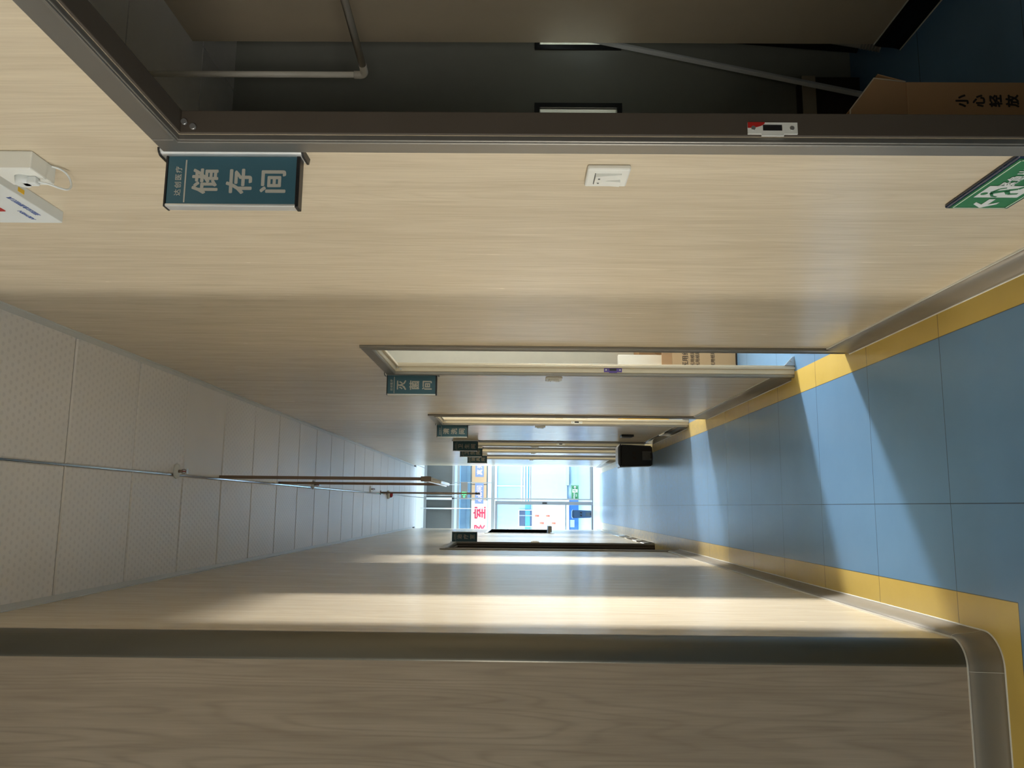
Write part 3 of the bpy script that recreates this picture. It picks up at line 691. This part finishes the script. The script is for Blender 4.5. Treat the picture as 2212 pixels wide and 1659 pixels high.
# ---------------------------------------------------------------- socket box with plug, and emergency light box, high on the near wall
r_ = empty('wall_outlet', (XR, 1.625, 2.56), 'white surface outlet box with a plugged-in cable loop, high above the storage sign', 'outlet')
obj('box', MB().box(XR-.040, XR, 1.575, 1.664, 2.521, 2.611, bev=.003), M['white'], parent=r_)
pl = obj('plug', MB().tube([(XR-.040, 1.622, 2.563), (XR-.056, 1.622, 2.563)], [.018, .0155], 20).box(XR-.056, XR-.040, 1.612, 1.632, 2.532, 2.563, bev=.003), M['sign_white'], parent=r_)
pts = [(XR-.048, 1.623, 2.535), (XR-.050, 1.632, 2.515), (XR-.052, 1.648, 2.500), (XR-.048, 1.666, 2.493), (XR-.036, 1.676, 2.492), (XR-.020, 1.676, 2.496), (XR-.008, 1.668, 2.503), (XR-.004, 1.656, 2.511), (XR-.004, 1.645, 2.521)]
def smooth(p, n_=6):
    out = []
    for i in range(len(p)-1):
        P0, P1, P2, P3 = [Vector(p[max(0, min(len(p)-1, j))]) for j in (i-1, i, i+1, i+2)]
        for k in range(n_):
            t = k/n_; out.append(.5*((2*P1) + (-P0+P2)*t + (2*P0-5*P1+4*P2-P3)*t*t + (-P0+3*P1-3*P2+P3)*t**3))
    return out + [Vector(p[-1])]
obj('cable', MB().tube(smooth(pts), .0023, 8), M['sign_white'], parent=pl)
em = empty('emergency_light', (XR, 1.80, 2.655), 'white emergency light box with blue print beside the outlet box', 'emergency light')
obj('housing', MB().box(XR-.030, XR, 1.665, 1.930, 2.655, 2.86, bev=.002), M['sign_white'], parent=em)
mb = MB(); mb.merge(text_bm('消防应急照明灯具', .0150, .01, .0002), RWALL(XR-.0304, 1.815, 2.683)); mb.merge(text_bm('ABEWEN', .015, .02, .0002), RWALL(XR-.0304, 1.875, 2.712))
obj('print', mb, mat('blue_print', (.10, .16, .42), .5), parent=em, label='blue print line')
obj('indicator_window', MB().box(XR-.031, XR-.029, 1.775, 1.80, 2.735, 2.775), M['black'], parent=em)
obj('test_button', MB().box(XR-.0325, XR-.029, 1.825, 1.845, 2.745, 2.775, bev=.001), M['red'], parent=em, label='red button')
obj('yellow_sticker', MB().box(XR-.020, XR-.010, 1.745, 1.768, 2.6542, 2.6552), M['yellow_bin'], parent=em)

# ---------------------------------------------------------------- ceiling fittings
def sprinkler(x_, y_, label, big=False):
    r_ = empty('sprinkler', (x_, y_, H), label, 'sprinkler', 'sprinklers of the corridor ceiling'); k = 1.0
    mb = MB().tube([(x_, y_, H), (x_, y_, H-.008), (x_, y_, H-.014)], [.042, .040, .018], 28); obj('escutcheon', mb, M['sign_white'], parent=r_)
    obj('stem', MB().tube([(x_, y_, H-.010), (x_, y_, H-.034)], .0085, 12), M['rod'], parent=r_)
    mb = MB()
    for s_ in (-1, 1): mb.tube([(x_+.009*s_, y_, H-.032), (x_+.011*s_, y_, H-.048), (x_, y_, H-.062)], .0022, 6)
    obj('yoke', mb, M['rod'], parent=r_); obj('bulb', MB().tube([(x_, y_, H-.034), (x_, y_, H-.058)], .003, 8), M['red'], parent=r_)
    mb = MB(); mb.tube([(x_, y_, H-.062), (x_, y_, H-.0635)], .015, 16); obj('deflector', mb, M['steel'], parent=r_)
sprinkler(.176, 4.50, 'pendent sprinkler with pale disc, nearest on the corridor ceiling')
sprinkler(.181, 7.52, 'second sprinkler down the corridor ceiling, beside the lamp rods')
sprinkler(.203, 10.44, 'third sprinkler down the corridor ceiling, before the red alarm')
r_ = empty('ceiling_alarm', (.150, 11.85, H), 'white round alarm with a red lens on the far corridor ceiling', 'alarm')
obj('base', MB().tube([(.15, 11.85, H), (.15, 11.85, H-.02), (.15, 11.85, H-.04)], [.06, .06, .045], 24), M['white'], parent=r_)
obj('lens', MB().tube([(.15, 11.85, H-.04), (.15, 11.85, H-.065), (.15, 11.85, H-.078)], [.042, .036, .015], 24), M['red'], parent=r_)
# suspended tube lamp on two rods
r_ = empty('suspended_lamp', (.168, 5.8, 2.06), 'white tube lamp hanging along the corridor from two brown rods', 'lamp')
for yy, zz in ((5.16, 2.075), (6.44, 2.10)):
    rd = obj('rod', MB().box(.158, .178, yy-.01, yy+.01, zz, H, bev=.002), M['rod'], parent=r_)
    if yy < 6: obj('collar', MB().box(.152, .184, yy-.016, yy+.016, zz-.015, zz+.05, bev=.003), M['rod'], parent=rd)
obj('housing', MB().box(.150, .186, 5.15, 6.50, 2.078, 2.098, bev=.003), M['lamp_tube'], parent=r_)
obj('tube', MB().tube([(.168, 5.17, 2.066), (.168, 6.48, 2.066)], .013, 14), M['lamp_tube'], parent=r_)
r_ = empty('hanging_rod', (.171, 11.22, 2.04), 'brown rod hanging from the ceiling in front of the exit sign', 'rod')
obj('shaft', MB().tube([(.171, 11.22, H), (.171, 11.22, 2.10)], .0125, 12), M['rod'], parent=r_)
obj('tip', MB().tube([(.171, 11.22, 2.10), (.171, 11.22, 2.035)], .015, 12), M['gasket'], parent=r_, label='dark tip')
obj('flange', MB().tube([(.171, 11.22, H), (.171, 11.22, H-.01)], .03, 16), M['rod'], parent=r_)
r_ = obj('ceiling_conduit', MB().tube([(-.052, 15.9, H), (-.050, 15.9, 2.05)], .006, 8), M['alu_bright'], label='thin pale conduit dropping from the lobby ceiling before the glass', cat='conduit', origin=(-.05, 15.9, 2.05))

# ---------------------------------------------------------------- storage room things
r_ = empty('pvc_pipe', (1.483, 2.6, 2.053), 'white plastic pipe dropping from the storage ceiling and turning at an elbow', 'pipe')
obj('drop', MB().tube([(1.483, 2.6, 2.82), (1.483, 2.6, 2.06)], .0105, 16), M['pvc'], parent=r_)
obj('elbow', MB().tube(smooth([(1.483, 2.6, 2.085), (1.483, 2.6, 2.06), (1.485, 2.592, 2.049), (1.488, 2.575, 2.047), (1.492, 2.55, 2.047)]), .0135, 16), mat('clear_elbow', (.66, .63, .55), .2), parent=r_)
obj('run', MB().tube([(1.490, 2.56, 2.047), (1.67, 1.30, 2.047)], .0125, 16), mat('translucent_pipe', (.62, .60, .55), .2), parent=r_)
r_ = obj('leaning_pole', MB().box(-.011, .011, -.008, .008, 0, 1.9, bev=.003), M['storage_wall'], label='long pale grey pole leaning across the storage room back wall', cat='pole')
def lean(o, p0, p1):
    d = Vector(p1) - Vector(p0); o.location = p0; o.rotation_euler = d.to_track_quat('Z', 'Y').to_euler()
lean(r_, (1.755, 3.23, .005), (2.24, 3.385, 1.80))
r_.data.materials[0] = mat('pale_grey_pole', (.75, .77, .80), .35)
r_ = obj('leaning_board', MB().box(-.02, .02, -.01, .01, 0, 1.6, bev=.003), M['black'], label='dark narrow board leaning in the storage corner', cat='board'); lean(r_, (2.02, 3.30, .012), (2.18, 3.38, 1.35))
r_ = empty('rolled_sheet', (1.95, 3.02, 0), 'pale roll with a ribbed end leaning behind the storage side wall', 'roll')
o = obj('roll', MB().tube([(0, 0, 0), (0, 0, 1.0)], .035, 20), mat('pale_roll', (.50, .47, .40), .7), parent=None); o.parent = r_
o.rotation_euler = (Vector((.20, .13, .62))).to_track_quat('Z', 'Y').to_euler(); o.location = (-.065, .02, .03)
mb = MB()
for k in range(7): mb.tube([(0, 0, .012*k), (0, 0, .012*k+.006)], .0375, 20)
e_ = obj('ribbed_end', mb, mat('ribbed_end_tone', (.30, .29, .26), .7), parent=None); e_.parent = o
r_ = obj('storage_case', MB().box(1.50, 1.90, 3.33, 3.415, 0, .255, bev=.004), mat('dark_brown_case', (.05, .035, .025), .6), label='low dark case on the floor at the storage back wall', cat='case', origin=(1.71, 3.36, 0))
obj('lid_edge', MB().box(1.50, 1.90, 3.322, 3.33, .20, .258), M['dark_board'], parent=r_)
# near carton with an open flap
r_ = empty('cardboard_box', (1.0, 2.25, 0), 'brown cardboard box with an open flap and black handling print, in the dark storage doorway', 'box')
obj('body', MB().box(.80, 1.213, 2.15, 2.45, 0, .40, bev=.003), M['carton'], parent=r_)
mb = MB(); mb.prism([(1.213, 2.152, .40), (1.205, 2.12, .505), (1.10, 2.10, .585), (.92, 2.10, .60), (.85, 2.15, .40)], (0, .004, .001))
fl = obj('flap', mb, M['carton'], parent=r_, label='raised front flap')
obj('torn_edge', MB().tube([(1.213, 2.15, .402), (1.206, 2.12, .505), (1.10, 2.10, .585), (.92, 2.10, .60)], .0022, 6), mat('torn_paper_edge', (.75, .66, .5), .8), parent=fl)
mb = MB().prism([(1.213, 2.152, .40), (1.213, 2.45, .40), (1.25, 2.44, .46), (1.245, 2.17, .47)], (.003, 0, 0))
obj('flap', mb, M['carton'], parent=r_, label='raised side flap')
mb = MB()
for i, ch in enumerate('小心轻放'): mb.merge(text_bm(ch, .038, .035, .0003), FRONT(1.155, 2.1492, .245 - .0475*i))
obj('print', mb, M['ink'], parent=r_, label='black handling characters')

# ---------------------------------------------------------------- sterilising room things
r_ = empty('cardboard_box', (1.1, 5.75, 0), 'pale cardboard box with dark print on the blue floor behind the second right doorway', 'box')
obj('body', MB().box(.86, 1.125, 5.45, 5.93, .012, .45, bev=.003), M['carton_pale'], parent=r_)
obj('base_tray', MB().box(.865, 1.122, 5.455, 5.925, 0, .012), M['ink'], parent=r_, label='dark base')
mb = MB().prism([(.86, 5.45, .45), (1.125, 5.45, .45), (1.12, 5.40, .53), (.865, 5.40, .53)], (0, .003, .001)).prism([(1.125, 5.45, .45), (1.125, 5.93, .45), (1.17, 5.92, .53), (1.17, 5.46, .53)], (.003, 0, .001))
obj('flap', mb, M['carton'], parent=r_)
mb = MB()
for i, (z_, s_) in enumerate(((.36, .045), (.31, .03), (.275, .03), (.17, .03))): mb.merge(text_bm('医用纸箱'[:4 if i else 3], s_, .01, .0003), FRONT(1.02, 5.4492, z_))
obj('print', mb, M['ink'], parent=r_)
r_ = obj('cardboard_box', MB().box(1.10, 1.6, 5.96, 6.24, 0, .60, bev=.004), M['carton'], label='taller orange-brown carton standing behind the printed pale carton', cat='box', origin=(1.35, 6.1, 0))
obj('tape', MB().box(1.32, 1.38, 5.958, 6.242, .3, .602), M['carton_pale'], parent=r_)
r_ = obj('foam_board', MB().box(.80, 1.075, 5.62, 5.66, .453, .80, bev=.003), M['white'], label='white foam board standing on the pale carton in the lit room', cat='board', origin=(.95, 5.64, .45))
# cleaning room things
r_ = empty('waste_container', (1.05, 8.2, 0), 'bright yellow container on the floor behind the third right doorway', 'container')
obj('body', MB().box(.86, 1.22, 8.0, 8.4, 0, .42, bev=.01), M['yellow_bin'], parent=r_)
obj('lid', MB().box(.85, 1.23, 7.99, 8.41, .42, .46, bev=.006), M['yellow_bin'], parent=r_)
r_ = obj('storage_cabinet', MB().box(.80, 1.35, 8.45, 8.75, 0, .78, bev=.004), M['white'], label='white low cabinet behind the yellow container', cat='cabinet', origin=(1.1, 8.6, 0))
obj('door', MB().box(.82, 1.07, 8.44, 8.45, .04, .74, bev=.002), M['white'], parent=r_)
r_ = obj('wall_notice', MB().box(.95, 1.10, 8.79, 8.797, 1.02, 1.10), M['carton_pale'], label='small brown notice on the lit wall behind the third right doorway', cat='notice', origin=(1.02, 8.79, 1.02))
